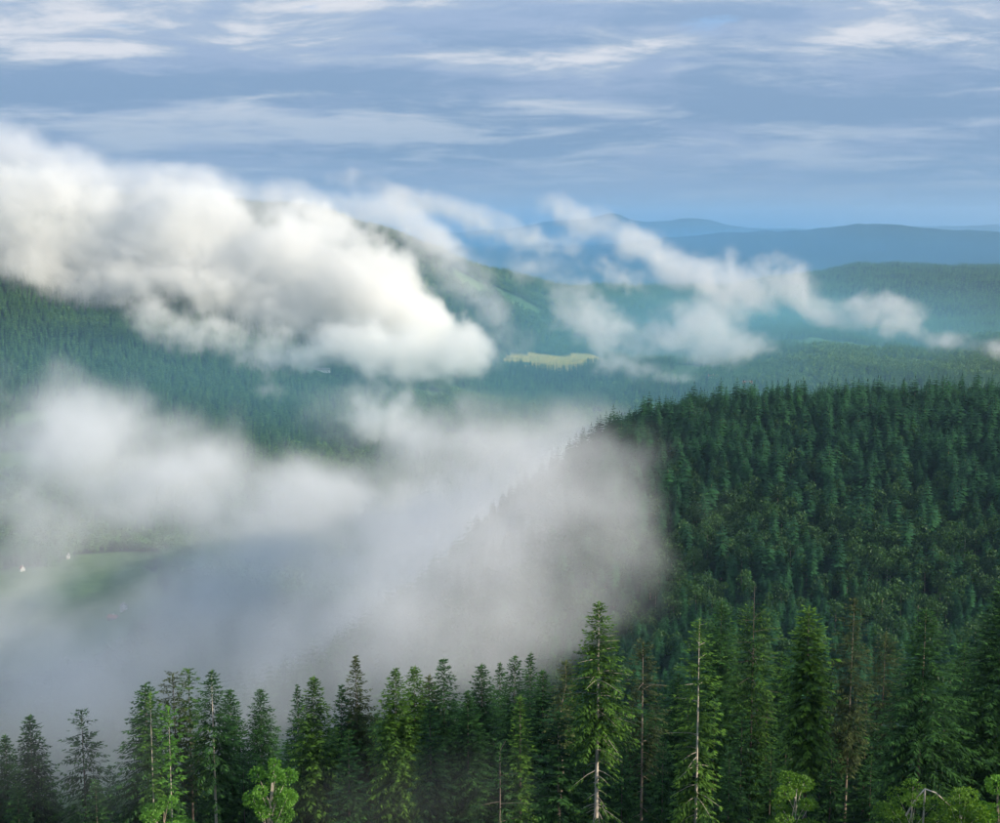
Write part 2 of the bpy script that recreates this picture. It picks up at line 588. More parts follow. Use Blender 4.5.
def spruce_meshes(rnd, H, rad, base, *, k=0.8, dens=1.0, droop=0.35, spray=0.62, width=0.2, gaps=0.0,
                  low=0.0, low_rad=0.6, trunk_r=0.22, lean=0.0, needle=None, bark=None, dead_top=0.0, twigs=0,
                  clump=0.0, flat=False, lop=0.0, trunk_on=True, step=0.42, crook=0.0, tp=2.9, front=0.0, front_top=0.8):
    """a conifer H metres tall; crown from base*H up; low: sparse boughs below the crown"""
    needle, bark = needle or SPRUCE, bark or BARK_DARK
    cs, ts = Soup(), Soup()
    ph, pw = rnd.uniform(0, 6.28), rnd.uniform(0.05, 0.12)

    def axis(z):
        return Vector((lean * z + crook * math.sin(z * 0.5 + ph) * z / H, crook * 0.6 * math.cos(z * 0.37 + ph) * z / H, z))
    top = H * (1 - 0.0)
    if trunk_on:
        zs = [H * t for t in (0, .03, .1, .2, .3, .4, .5, .6, .7, .8, .9, 1.0)]
        ts.tube([axis(z) for z in zs], [trunk_r * (1.25 if z == 0 else 1.0) * (1 - 0.93 * z / H) for z in zs], 8)
    side_bias = rnd.uniform(0, 6.28)
    zb = base * H
    z = (low * H) if low else zb
    ztop = H * (1 - dead_top)
    whorl = 0.0
    while z < ztop - 0.15:
        u = (z - zb) / (H - zb)
        if u < 0:
            r0 = rad * low_rad * (0.6 + 0.4 * math.sin(z * 1.3 + ph))
            nb = rnd.choice((0, 1, 2)) if dens < 1.2 else rnd.choice((1, 2, 3))
        else:
            r0 = rad * profile_spruce(u, H - z, rad, k, tp)
            nb = max(3, int((5.5 - 1.5 * u) * dens))
        a0 = rnd.uniform(0, 6.28)
        for b in range(nb):
            az = a0 + 6.283 * b / max(nb, 1) + rnd.uniform(-.35, .35)
            if rnd.random() < gaps:
                continue
            if front and u < front_top and math.sin(az) < -0.45 and rnd.random() < front:
                continue
            L = max(0.25, r0 * rnd.uniform(0.68, 1.15) * (1 + lop * math.cos(az - side_bias)))
            if rnd.random() < 0.06:
                L *= 1.25
            zz0 = z + rnd.uniform(-.2, .2)
            out = Vector((math.cos(az), math.sin(az), 0))
            sd = Vector((-out.y, out.x, 0))
            uu = max(u, 0)
            rise = 0.55 * uu - 0.12 - 0.15 * (1 - uu)
            sag = droop * (1 - 0.75 * uu)
            o0 = axis(zz0)
            tone_b = rnd.random()

            def pt(t):
                return o0 + out * (L * t) + UP * (L * (rise * t - sag * t * t + 0.32 * sag * t ** 4))
            if twigs and (u < 0 and rnd.random() < 0.7 or rnd.random() < 0.12 * twigs):
                ts.tube([pt(0), pt(0.35), pt(0.7), pt(0.95)], [0.045, 0.032, 0.02, 0.008], 4)
            n = max(2, int(L / step))
            t0 = 0.05 if u > 0.5 else (0.15 if u >= 0 else 0.45)
            for i in range(n):
                t = t0 + (1 - t0) * (i + rnd.uniform(0.0, 0.9)) / n
                p = pt(t)
                if clump and mnoise.noise(Vector((p.x * 0.7 + ph, p.y * 0.7, p.z * 0.55))) < clump - 0.5:
                    continue
                fw = (pt(min(1, t + 0.1)) - pt(max(0, t - 0.1))).normalized()
                ln = (0.34 * L * (1 - t) + spray * 0.75) * rnd.uniform(0.7, 1.2)
                ln = min(ln, spray * 1.7, 0.22 + 0.55 * L)
                for s in (-1, 1):
                    ang = rnd.uniform(0.6, 1.05)
                    d = (fw * math.cos(ang) + sd * (s * math.sin(ang)) - UP * rnd.uniform(0.05, 0.45 * (1 - 0.5 * uu))).normalized()
                    sv = (d.cross(UP + out * rnd.uniform(-.5, .5))).normalized()
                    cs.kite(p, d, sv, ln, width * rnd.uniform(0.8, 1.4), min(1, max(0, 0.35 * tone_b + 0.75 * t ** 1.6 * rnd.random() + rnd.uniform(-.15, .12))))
                if rnd.random() < 0.55 * (1 - uu):
                    d = (fw * 0.35 - UP).normalized()
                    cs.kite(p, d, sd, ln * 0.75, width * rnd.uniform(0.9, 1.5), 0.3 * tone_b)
            # the tip of the bough
            fw = (pt(1) - pt(0.85)).normalized()
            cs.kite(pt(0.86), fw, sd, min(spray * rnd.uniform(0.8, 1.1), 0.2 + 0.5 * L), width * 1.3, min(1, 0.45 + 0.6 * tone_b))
        z += rnd.uniform(0.32, 0.55) * (1.0 if u > 0.15 else 1.15) / max(dens, 0.8) ** 0.3
    # dense young growth round the leader
    for a in range(26 if not dead_top else 0):
        zz0 = H - 0.15 - 0.085 * a
        az = a * 2.4 + rnd.uniform(-.3, .3)
        o0 = axis(zz0)
        d = Vector((math.cos(az), math.sin(az), 0.75)).normalized()
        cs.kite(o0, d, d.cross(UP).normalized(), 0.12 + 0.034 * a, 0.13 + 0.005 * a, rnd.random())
    for a in range(4 if not dead_top else 0):
        o0 = axis(H - 0.5 - 0.1 * a)
        d = Vector((math.cos(a * 1.6) * 0.25, math.sin(a * 1.6) * 0.25, 1)).normalized()
        cs.kite(o0, d, d.orthogonal().normalized(), 0.8, 0.16, 0.6)
    if dead_top:
        for i in range(9):
            zz0 = ztop + (H - ztop) * (i / 9.0)
            az = rnd.uniform(0, 6.28)
            q = axis(zz0)
            e = q + Vector((math.cos(az), math.sin(az), 0.25)) * rnd.uniform(0.4, 1.1) * (1.1 - i / 10)
            ts.tube([q, (q + e) / 2 + UP * 0.05, e], [0.035, 0.025, 0.01], 4)
    return cs.mesh("spruce_crown", needle), (ts.mesh("spruce_trunk", bark, True) if trunk_on else None)


def broadleaf_meshes(rnd, H, rad, base, leaf, n, *, needle=None, bark=None, trunk_r=0.2, lobes=9, flat=0.0, arch=False, lob=0.5):
    cs, ts = Soup(), Soup()
    needle, bark = needle or BEECH, bark or BARK
    top = H * 0.86
    pts = [Vector((0, 0, 0)), Vector((rnd.uniform(-.2, .2), 0.1, H * 0.35)), Vector((rnd.uniform(-.4, .4), rnd.uniform(-.3, .3), H * 0.62)),
           Vector((rnd.uniform(-.5, .5), rnd.uniform(-.4, .4), top))]
    ts.tube(pts, [trunk_r, trunk_r * .75, trunk_r * .5, 0.03], 7)
    zb = base * H
    centres = []
    for i in range(lobes):
        t = (i + 0.5) / lobes
        az = i * 2.4 + rnd.uniform(-.4, .4)
        rr = rad * (0.62 * math.sin(math.pi * (0.18 + 0.75 * t)) + 0.08) * rnd.uniform(0.75, 1.15)
        c = Vector((math.cos(az) * rr, math.sin(az) * rr, zb + (H - zb) * (0.12 + 0.76 * t)))
        rl = rad * lob * rnd.uniform(0.75, 1.2) * (1 - 0.25 * t)
        centres.append((c, rl))
        q = pts[1].lerp(pts[3], max(0.0, min(0.9, t - 0.15)))
        ts.tube([q, q.lerp(c, 0.55) + UP * 0.15, c], [trunk_r * 0.35, trunk_r * 0.2, 0.015], 5)
    tot = sum(r * r for _, r in centres)
    for c, rl in centres:
        k = int(n * rl * rl / tot)
        tone_l = rnd.random()
        for _ in range(k):
            v = Vector((rnd.gauss(0, 1), rnd.gauss(0, 1), rnd.gauss(0, 1))).normalized()
            rr = rl * (0.55 + 0.5 * rnd.random() ** 0.6)
            p = c + Vector((v.x * rr, v.y * rr, v.z * rr * (0.78 - flat * 0.5)))
            d = (v + Vector((rnd.gauss(0, .6), rnd.gauss(0, .6), rnd.gauss(-.2, .5)))).normalized()
            sv = d.cross(Vector((rnd.gauss(0, 1), rnd.gauss(0, 1), rnd.gauss(0, .4)))).normalized()
            cs.kite(p - d * leaf * 0.4, d, sv, leaf * rnd.uniform(0.7, 1.3), leaf * rnd.uniform(0.55, 0.9),
                    min(1, max(0, 0.5 * tone_l + 0.5 * rnd.random())), 0.5)
    return cs.mesh("leafy_crown", needle), ts.mesh("leafy_trunk", bark, True)


def thing(name, loc, label, cat, group=None, rz=0.0, scale=None):
    o = bpy.data.objects.new(name, None)
    COL.objects.link(o)
    o.location = loc
    o.rotation_euler = (0, 0, rz)
    if scale:
        o.scale = scale
    tag(o, label, cat, group)
    return o


def tree(name, loc, meshes, label, group, rz=0.0, s=(1, 1, 1)):
    o = thing(name, loc, label, 'tree', group, rz, s)
    link("crown", meshes[0], o)
    if meshes[1] is not None:
        link("trunk", meshes[1], o)
    return o


# ------------------------------------------------------------------ the trees that stand out on the near slope
# (column, row of the tip, distance, half width in columns, options, label)
def near_tree(px, py, d, hw, opt, label, name="spruce_tree", builder=spruce_meshes, seed=None):
    tip = place(px, py, d)
    g = float(ground(tip.x, tip.y))
    H = tip.z - g
    rnd = random.Random(seed if seed is not None else int(px * 13 + py))
    rad = hw * 1.18 * d / FPX
    o = dict(opt)
    if builder is spruce_meshes:
        o.setdefault('lean', rnd.uniform(-.014, .014))
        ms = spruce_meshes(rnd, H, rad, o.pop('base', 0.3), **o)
    else:
        ms = broadleaf_meshes(rnd, H, rad, o.pop('base', 0.4), o.pop('leaf', 0.35), o.pop('n', 1500), **o)
    return tree(name, (tip.x, tip.y, g - 0.3), ms, label, "trees standing on the near slope", rnd.uniform(-.2, .2))


FULL = dict(base=.20, k=.85, dens=1.65, droop=.5, spray=.66, width=.21, tp=2.6)
LOOSE = dict(base=.30, k=.70, dens=1.05, droop=.5, gaps=.1, clump=.14, spray=.66, width=.21, tp=2.4)
SLIM = dict(base=.18, k=.95, dens=1.1, droop=.35, spray=.7, width=.25, tp=3.6)
Y = SPRUCE_Y
BRN = SPRUCE_B
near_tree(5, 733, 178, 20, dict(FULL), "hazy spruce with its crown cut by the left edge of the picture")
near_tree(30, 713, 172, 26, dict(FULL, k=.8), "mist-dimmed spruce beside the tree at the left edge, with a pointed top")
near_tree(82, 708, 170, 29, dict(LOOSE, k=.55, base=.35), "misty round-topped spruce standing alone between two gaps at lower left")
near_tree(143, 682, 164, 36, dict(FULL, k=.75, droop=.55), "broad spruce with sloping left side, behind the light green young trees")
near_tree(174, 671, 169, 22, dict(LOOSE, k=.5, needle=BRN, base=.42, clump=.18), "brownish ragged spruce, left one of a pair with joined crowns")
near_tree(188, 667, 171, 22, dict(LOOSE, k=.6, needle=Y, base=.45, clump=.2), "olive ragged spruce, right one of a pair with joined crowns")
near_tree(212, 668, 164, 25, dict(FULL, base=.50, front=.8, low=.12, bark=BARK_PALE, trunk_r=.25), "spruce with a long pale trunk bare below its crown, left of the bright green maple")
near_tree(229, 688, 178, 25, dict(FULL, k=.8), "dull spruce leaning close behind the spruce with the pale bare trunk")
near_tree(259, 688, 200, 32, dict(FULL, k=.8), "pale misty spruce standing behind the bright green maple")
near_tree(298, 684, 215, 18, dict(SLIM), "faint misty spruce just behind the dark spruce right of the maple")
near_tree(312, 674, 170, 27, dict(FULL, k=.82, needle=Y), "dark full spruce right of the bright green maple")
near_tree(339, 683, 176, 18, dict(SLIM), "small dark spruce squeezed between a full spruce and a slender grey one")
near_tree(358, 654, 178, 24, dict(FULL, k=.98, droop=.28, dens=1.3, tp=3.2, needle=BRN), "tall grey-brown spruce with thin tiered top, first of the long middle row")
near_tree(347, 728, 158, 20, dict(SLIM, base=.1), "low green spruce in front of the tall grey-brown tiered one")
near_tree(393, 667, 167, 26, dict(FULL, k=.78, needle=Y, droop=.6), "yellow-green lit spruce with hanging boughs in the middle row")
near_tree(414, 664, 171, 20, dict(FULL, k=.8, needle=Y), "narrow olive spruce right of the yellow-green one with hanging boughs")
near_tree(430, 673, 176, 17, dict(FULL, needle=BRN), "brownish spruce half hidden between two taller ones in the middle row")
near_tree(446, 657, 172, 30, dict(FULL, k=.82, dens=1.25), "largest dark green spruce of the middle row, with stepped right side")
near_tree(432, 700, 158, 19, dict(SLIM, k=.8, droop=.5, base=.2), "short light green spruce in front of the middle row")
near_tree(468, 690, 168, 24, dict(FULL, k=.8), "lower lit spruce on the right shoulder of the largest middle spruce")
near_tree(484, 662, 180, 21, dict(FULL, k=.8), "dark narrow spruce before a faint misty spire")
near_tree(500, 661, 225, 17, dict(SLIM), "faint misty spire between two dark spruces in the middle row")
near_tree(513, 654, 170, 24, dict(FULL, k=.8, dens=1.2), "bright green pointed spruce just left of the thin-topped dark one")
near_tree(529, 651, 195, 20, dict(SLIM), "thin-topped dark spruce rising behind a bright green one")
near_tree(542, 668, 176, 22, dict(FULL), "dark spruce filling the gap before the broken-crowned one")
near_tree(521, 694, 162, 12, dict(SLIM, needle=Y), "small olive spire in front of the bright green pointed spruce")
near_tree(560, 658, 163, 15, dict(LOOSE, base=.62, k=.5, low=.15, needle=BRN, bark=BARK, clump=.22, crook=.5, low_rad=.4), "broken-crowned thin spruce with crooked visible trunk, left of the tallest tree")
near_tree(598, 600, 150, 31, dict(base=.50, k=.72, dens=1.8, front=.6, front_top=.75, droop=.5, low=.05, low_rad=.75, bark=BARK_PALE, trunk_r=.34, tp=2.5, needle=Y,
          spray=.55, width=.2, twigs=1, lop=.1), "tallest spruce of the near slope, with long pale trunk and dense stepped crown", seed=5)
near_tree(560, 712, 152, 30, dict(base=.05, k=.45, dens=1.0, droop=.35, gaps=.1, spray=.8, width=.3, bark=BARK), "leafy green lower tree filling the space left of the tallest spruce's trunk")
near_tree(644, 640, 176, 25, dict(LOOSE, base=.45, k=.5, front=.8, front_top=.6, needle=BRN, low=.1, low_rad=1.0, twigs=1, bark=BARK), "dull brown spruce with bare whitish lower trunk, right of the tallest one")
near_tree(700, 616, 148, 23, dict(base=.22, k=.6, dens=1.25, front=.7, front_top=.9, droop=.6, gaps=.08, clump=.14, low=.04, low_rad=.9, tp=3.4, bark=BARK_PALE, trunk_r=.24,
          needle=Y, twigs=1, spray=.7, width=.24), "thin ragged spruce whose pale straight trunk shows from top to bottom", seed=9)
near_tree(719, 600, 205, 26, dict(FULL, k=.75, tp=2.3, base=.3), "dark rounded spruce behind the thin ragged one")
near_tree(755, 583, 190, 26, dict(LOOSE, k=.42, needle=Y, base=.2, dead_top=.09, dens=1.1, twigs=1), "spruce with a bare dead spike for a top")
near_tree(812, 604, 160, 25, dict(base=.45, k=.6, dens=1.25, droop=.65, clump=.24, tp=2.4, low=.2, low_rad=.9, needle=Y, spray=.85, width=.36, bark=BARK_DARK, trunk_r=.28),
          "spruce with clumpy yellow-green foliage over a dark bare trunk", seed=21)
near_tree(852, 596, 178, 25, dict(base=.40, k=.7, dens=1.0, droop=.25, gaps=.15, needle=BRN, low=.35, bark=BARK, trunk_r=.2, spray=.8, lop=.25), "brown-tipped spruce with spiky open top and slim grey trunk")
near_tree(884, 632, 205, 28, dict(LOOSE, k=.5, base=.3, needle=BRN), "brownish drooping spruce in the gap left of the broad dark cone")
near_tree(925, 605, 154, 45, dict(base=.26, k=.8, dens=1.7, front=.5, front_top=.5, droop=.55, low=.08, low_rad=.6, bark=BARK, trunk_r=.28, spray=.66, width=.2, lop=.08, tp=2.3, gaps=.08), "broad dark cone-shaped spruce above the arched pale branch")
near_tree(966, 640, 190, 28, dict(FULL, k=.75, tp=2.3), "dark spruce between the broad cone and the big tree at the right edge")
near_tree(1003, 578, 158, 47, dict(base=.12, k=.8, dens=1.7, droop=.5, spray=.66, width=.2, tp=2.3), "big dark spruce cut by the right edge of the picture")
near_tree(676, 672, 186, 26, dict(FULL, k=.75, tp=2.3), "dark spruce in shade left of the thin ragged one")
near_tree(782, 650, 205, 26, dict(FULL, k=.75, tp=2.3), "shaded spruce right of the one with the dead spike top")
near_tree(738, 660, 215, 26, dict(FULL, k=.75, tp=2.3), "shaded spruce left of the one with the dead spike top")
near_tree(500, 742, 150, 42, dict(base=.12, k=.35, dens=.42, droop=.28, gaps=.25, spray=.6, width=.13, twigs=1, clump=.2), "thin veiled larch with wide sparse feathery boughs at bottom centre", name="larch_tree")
near_tree(168, 705, 153, 14, dict(base=.30, k=.3, dens=.6, droop=.45, gaps=.2, needle=BRIGHT, spray=.7, width=.3, bark=BARK_PALE, trunk_r=.12, clump=.22), "slender light green larch before the pair of joined spruces", name="larch_tree")
near_tree(149, 690, 154, 13, dict(base=.45, k=.3, dens=.5, droop=.45, gaps=.3, needle=Y, spray=.7, width=.26, bark=BARK_PALE, trunk_r=.15, clump=.24), "slender thin-crowned larch with bare pale stem left of the light green one", name="larch_tree")
BL = broadleaf_meshes
near_tree(270, 753, 146, 25, dict(base=.56, leaf=.27, n=4000, needle=BRIGHT, bark=BARK_PALE, trunk_r=.17, lobes=12, lob=.42), "bright green young maple with pale stem", "maple_tree", BL)
near_tree(160, 790, 145, 30, dict(base=.45, leaf=.28, n=4000, needle=BRIGHT, bark=BARK, lobes=9, flat=.6), "fresh green low beech at the feet of the lower left spruces", "beech_tree", BL)
near_tree(795, 762, 140, 27, dict(base=.40, leaf=.27, n=4200, needle=SAPLING, bark=BARK_PALE, trunk_r=.1, lobes=15, flat=.35, lob=.40), "low yellow-green rowan under the dark bare trunk", "rowan_tree", BL)
near_tree(912, 776, 137, 40, dict(base=.50, leaf=.26, n=5200, needle=SAPLING, bark=BARK_PALE, trunk_r=.1, lobes=17, flat=.4, lob=.38), "low spreading beech with arched pale branch under the broad cone", "beech_tree", BL)
near_tree(965, 776, 138, 27, dict(base=.45, leaf=.27, n=4200, needle=SAPLING, bark=BARK_PALE, trunk_r=.1, lobes=13, flat=.3, lob=.42), "low bushy beech with thin upright stems right of the arched branch", "beech_tree", BL)
near_tree(1000, 766, 140, 26, dict(base=.4, leaf=.28, n=3600, needle=BRIGHT, bark=BARK, lobes=7), "dull green low beech at the bottom right corner", "beech_tree", BL)

# the shaded trees that close the slope between and behind them
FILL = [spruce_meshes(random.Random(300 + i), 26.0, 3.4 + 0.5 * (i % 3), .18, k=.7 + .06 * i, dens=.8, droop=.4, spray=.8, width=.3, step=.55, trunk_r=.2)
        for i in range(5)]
PLACES = [(18, 785, 160), (52, 782, 182), (112, 768, 186), (196, 740, 184), (240, 758, 172), (290, 742, 190), (328, 728, 190), (368, 712, 192),
          (384, 722, 186), (405, 708, 190), (422, 718, 196), (455, 706, 194), (478, 712, 188), (494, 700, 200), (522, 698, 190), (540, 704, 196),
          (572, 690, 190), (586, 700, 200), (616, 690, 186), (632, 694, 200), (658, 690, 196), (690, 690, 200), (712, 694, 186), (745, 706, 180),
          (768, 694, 192), (790, 698, 186), (826, 690, 192), (842, 694, 205), (868, 690, 190), (895, 690, 192), (912, 694, 200), (948, 690, 186),
          (978, 690, 196), (1015, 690, 186), (728, 740, 172), (770, 745, 174), (835, 742, 174), (872, 748, 172), (665, 738, 168), (620, 742, 170),
          (395, 748, 172), (440, 742, 176), (476, 752, 170), (530, 748, 168), (352, 752, 172), (310, 758, 170), (95, 772, 160), (215, 762, 172)]
NEAR_ANCH = [(5, "the spruce at the left edge"), (82, "the lone round-topped misty spruce"), (143, "the broad left spruce"), (181, "the joined pair"),
             (212, "the long pale bare trunk"), (271, "the bright green maple"), (358, "the grey-brown tiered spruce"), (393, "the yellow-green hanging spruce"),
             (446, "the largest middle spruce"), (513, "the bright green pointed spruce"), (560, "the broken-crowned spruce"), (598, "the tallest spruce"),
             (644, "the dull brown spruce"), (700, "the thin ragged spruce"), (755, "the spruce with a dead spike"), (812, "the clumpy spruce"),
             (852, "the spiky open-topped spruce"), (925, "the broad dark cone"), (1003, "the big right-edge spruce")]


def fill_words(px, py, d):
    c, a = min(NEAR_ANCH, key=lambda t: abs(t[0] - px))
    side = "just left of" if px < c - 8 else ("just right of" if px > c + 8 else "squeezed against")
    depth = "low" if py > 735 else ("middling" if py > 705 else "tall")
    return "%s shaded spruce %s %s, %s" % (depth, side, a, "in front row" if d < 175 else ("one row back" if d < 192 else "two rows back"))


for i, (px, py, d) in enumerate(PLACES):
    tip = place(px + random.uniform(-3, 3), py + random.uniform(-6, 6), d)
    g = float(ground(tip.x, tip.y))
    s = (tip.z - g) / 26.0
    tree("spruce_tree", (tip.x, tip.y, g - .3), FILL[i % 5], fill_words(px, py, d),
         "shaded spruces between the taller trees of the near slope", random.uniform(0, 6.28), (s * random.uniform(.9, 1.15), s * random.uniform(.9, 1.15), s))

# the arched pale branch over the low beech
AB = Soup()
pa = [place(906, 816, 136.4), place(915, 800, 136.3), place(925, 789, 136.2), (place(936, 793, 136.2)), place(950, 806, 136.3)]
o_ = Vector(pa[2])
AB.tube([q - o_ for q in pa], [.10, .09, .085, .07, .03], 6)
AB.tube([Vector((0, 0, 0)), Vector((0, .1, -4)), Vector((.1, .3, -12))], [.09, .11, .14], 6)
ab = thing("arched_branch", tuple(o_), "bare pale branch arched like a bent elbow over the low beech", 'branch')
link("branch", AB.mesh("arched_branch", BARK_PALE, True), ab)


# ------------------------------------------------------------------ woods seen from far: real trees, instanced where nobody can count them
def far_spruce(rnd, H, rad, tiers, n, fat=0.75):
    cs = Soup()
    for t in range(tiers):
        u = t / tiers
        r = rad * min(1.0, H * (1 - u) / (3.1 * rad)) ** 0.85 * rnd.uniform(0.85, 1.15) + 0.12
        z = H * (0.08 + 0.88 * u)
        a0 = rnd.uniform(0, 6.28)
        tone = rnd.random()
        for k in range(n):
            a = a0 + 6.283 * k / n + rnd.uniform(-.2, .2)
            out = Vector((math.cos(a), math.sin(a), 0))
            sd = Vector((-out.y, out.x, 0))
            d = (out - UP * (0.75 - 0.7 * u)).normalized()
            L = r * rnd.uniform(0.8, 1.2)
            cs.kite(Vector((0, 0, z + rnd.uniform(-.2, .5))) + UP * (L * .4), d, sd, L * 1.1, L * rnd.uniform(fat - .2, fat + .2), min(1, tone * .4 + rnd.random() * .6), 0.6)
    for a in range(2):
        o0 = Vector((0, 0, H * 0.9))
        cs.kite(o0, UP, Vector((math.cos(a * 1.57), math.sin(a * 1.57), 0)), H * 0.1, 0.4, 0.15)
    return cs


def far_leafy(rnd, H, rad, n, leaf):
    cs = Soup()
    c0 = Vector((0, 0, H * 0.62))
    lob = []
    for i in range(7):
        a = i * 2.4
        lob.append((c0 + Vector((math.cos(a) * rad * .5, math.sin(a) * rad * .5, H * 0.2 * math.sin(i * 1.9) + (0.1 * H if i % 2 else 0))), rad * rnd.uniform(.42, .62)))
    for c, rl in lob:
        tone = rnd.random()
        for _ in range(n // 7):
            v = Vector((rnd.gauss(0, 1), rnd.gauss(0, 1), rnd.gauss(0.25, 1))).normalized()
            p = c + v * (rl * rnd.uniform(.75, 1.08))
            d = (v * .7 + Vector((rnd.gauss(0, .6), rnd.gauss(0, .6), rnd.gauss(0, .5)))).normalized()
            sv = d.cross(v + Vector((rnd.gauss(0, .5), rnd.gauss(0, .5), rnd.gauss(0, .5)))).normalized()
            cs.kite(p - d * leaf * .4, d, sv, leaf * rnd.uniform(.7, 1.3), leaf * rnd.uniform(.6, 1.0), min(1, tone * .5 + rnd.random() * .5), .5)
    return cs


def scatter(name, label, protos, pts, idx, rot, scl):
    """one object of many instanced trees"""
    pc = bpy.data.collections.new(name + "_kinds")
    for i, me in enumerate(protos):
        pc.objects.link(bpy.data.objects.new("kind_%02d_%s" % (i, me.name), me))
    me = bpy.data.meshes.new(name)
    me.vertices.add(len(pts))
    me.vertices.foreach_set('co', np.asarray(pts, np.float32).ravel())
    for k, typ, arr in (('kind_index', 'INT', idx), ('turn', 'FLOAT', rot), ('size', 'FLOAT', scl)):
        a = me.attributes.new(k, typ, 'POINT')
        a.data.foreach_set('value', np.asarray(arr, np.int32 if typ == 'INT' else np.float32))
    me.update()
    o = link(name, me)
    tag(o, label, kind='stuff')
    g = bpy.data.node_groups.new(name, 'GeometryNodeTree')
    g.interface.new_socket("Geometry", in_out='INPUT', socket_type='NodeSocketGeometry')
    g.interface.new_socket("Geometry", in_out='OUTPUT', socket_type='NodeSocketGeometry')
    N = g.nodes
    gi, go = N.new('NodeGroupInput'), N.new('NodeGroupOutput')
    ci = N.new('GeometryNodeCollectionInfo')
    ci.inputs['Collection'].default_value = pc
    ci.inputs['Separate Children'].default_value = True
    ci.inputs['Reset Children'].default_value = True
    io = N.new('GeometryNodeInstanceOnPoints')
    io.inputs['Pick Instance'].default_value = True

    def at(nm, t):
        n = N.new('GeometryNodeInputNamedAttribute')
        n.data_type = t
        n.inputs['Name'].default_value = nm
        return n.outputs['Attribute']
    cmbn = N.new('ShaderNodeCombineXYZ')
    g.links.new(at('turn', 'FLOAT'), cmbn.inputs[2])
    g.links.new(gi.outputs[0], io.inputs['Points'])
    g.links.new(ci.outputs[0], io.inputs['Instance'])
    g.links.new(at('kind_index', 'INT'), io.inputs['Instance Index'])
    g.links.new(cmbn.outputs[0], io.inputs['Rotation'])
    cs2 = N.new('ShaderNodeCombineXYZ')
    s = at('size', 'FLOAT')
    for k in range(3):
        g.links.new(s, cs2.inputs[k])
    g.links.new(cs2.outputs[0], io.inputs['Scale'])
    g.links.new(io.outputs[0], go.inputs[0])
    md = o.modifiers.new("trees", 'NODES')
    md.node_group = g
    return o


# which parts of the terrain can be seen: running highest line of sight along each azimuth
TANV = GH / GD
RUN = np.maximum.accumulate(TANV, axis=0)


def seen(x, y, extra):
    d = np.hypot(x, y)
    a = np.arctan2(x, y)
    i = np.clip(np.searchsorted(DD, d) - 1, 0, len(DD) - 2)
    j = np.clip(np.searchsorted(AZ, a) - 1, 0, len(AZ) - 2)
    h = ground(x, y) - EYE
    return (h + extra) / d >= RUN[i, j] - 0.0005


def wood_points(d0, d1, spacing, az0, az1, seed):
    """jittered positions between two distances"""
    r = np.random.default_rng(seed)
    area = 0.5 * (az1 - az0) * (d1 * d1 - d0 * d0)
    n = int(area / spacing ** 2)
    d = np.sqrt(r.uniform(d0 * d0, d1 * d1, n))
    a = r.uniform(az0, az1, n)
    return d * np.sin(a), d * np.cos(a), r


# --- the dark wooded ridge on the right (600 m to 1400 m away)
def tree_mix(x, y):
    """share of broadleaved trees on the ridge: a band low on its face"""
    d = np.hypot(x, y)
    col = col_of(np.arctan2(x, y))
    w = np.sin(col * 0.035 + d * 0.011) * 55 + np.sin(col * 0.013) * 35
    return np.clip(0.95 - np.abs(d + w * .6 - (850 + 0.12 * (800 - col))) / 140.0, 0.16, 0.92)


rr = random.Random(11)
R_SP = []
for i in range(7):
    cs_ = far_spruce(rr, 27.0, 3.2 + .4 * (i % 3), 17, 8, 0.55)
    R_SP.append(cs_.mesh("ridge_spruce", FAR))
R_LF = []
for i in range(6):
    me_ = far_leafy(rr, 19.0, 5.6 + .5 * (i % 3), 560, 1.1).mesh("ridge_beech", BEECH)
    R_LF.append(me_)
TR = Soup()
TR.tube([Vector((0, 0, 0)), Vector((0, 0, 10)), Vector((0, 0, 22))], [.3, .2, .05], 5)
R_TR = TR.mesh("ridge_trunk", BARK, True)
TR = Soup()
TR.tube([Vector((0, 0, 0)), Vector((0.2, 0, 7)), Vector((0, 0.2, 13))], [.3, .22, .08], 5)
R_TRL = TR.mesh("beech_trunk", BARK, True)

def planted(d0, d1, spacing, az0, az1, seed):
    """positions on a loose grid, so that crowns keep apart"""
    r = np.random.default_rng(seed)
    gx, gy = np.meshgrid(np.arange(-d1, d1, spacing), np.arange(d0 * .6, d1, spacing))
    gx = (gx + r.uniform(-.38, .38, gx.shape) * spacing).ravel()
    gy = (gy + r.uniform(-.38, .38, gy.shape) * spacing).ravel()
    d, a = np.hypot(gx, gy), np.arctan2(gx, gy)
    k = (d > d0) & (d < d1) & (a > az0) & (a < az1)
    return gx[k], gy[k], r


x, y, r_ = planted(600, 1420, 6.9, R(-12), R(27), 5)
ok = seen(x, y, 34)
colx = col_of(np.arctan2(x, y))
dist = np.hypot(x, y)
ok &= (colx > 470) | (dist < 1000)
x, y, dist, colx = x[ok], y[ok], dist[ok], colx[ok]
leafy = r_.uniform(0, 1, len(x)) < tree_mix(x, y)
young = (~leafy) & (dist < 800)
gz = ground(x, y)
size = np.where(leafy, r_.uniform(.72, 1.2, len(x)), np.clip(r_.normal(.9, .28, len(x)), .35, 1.45))
size = np.where(young, size * .62, size)
# thin the broadleaves: their crowns are wide
keep = ~leafy | (r_.uniform(0, 1, len(x)) < .62)
x, y, dist, colx, leafy, young, gz, size = [q[keep] for q in (x, y, dist, colx, leafy, young, gz, size)]
rot = r_.uniform(0, 6.28, len(x))
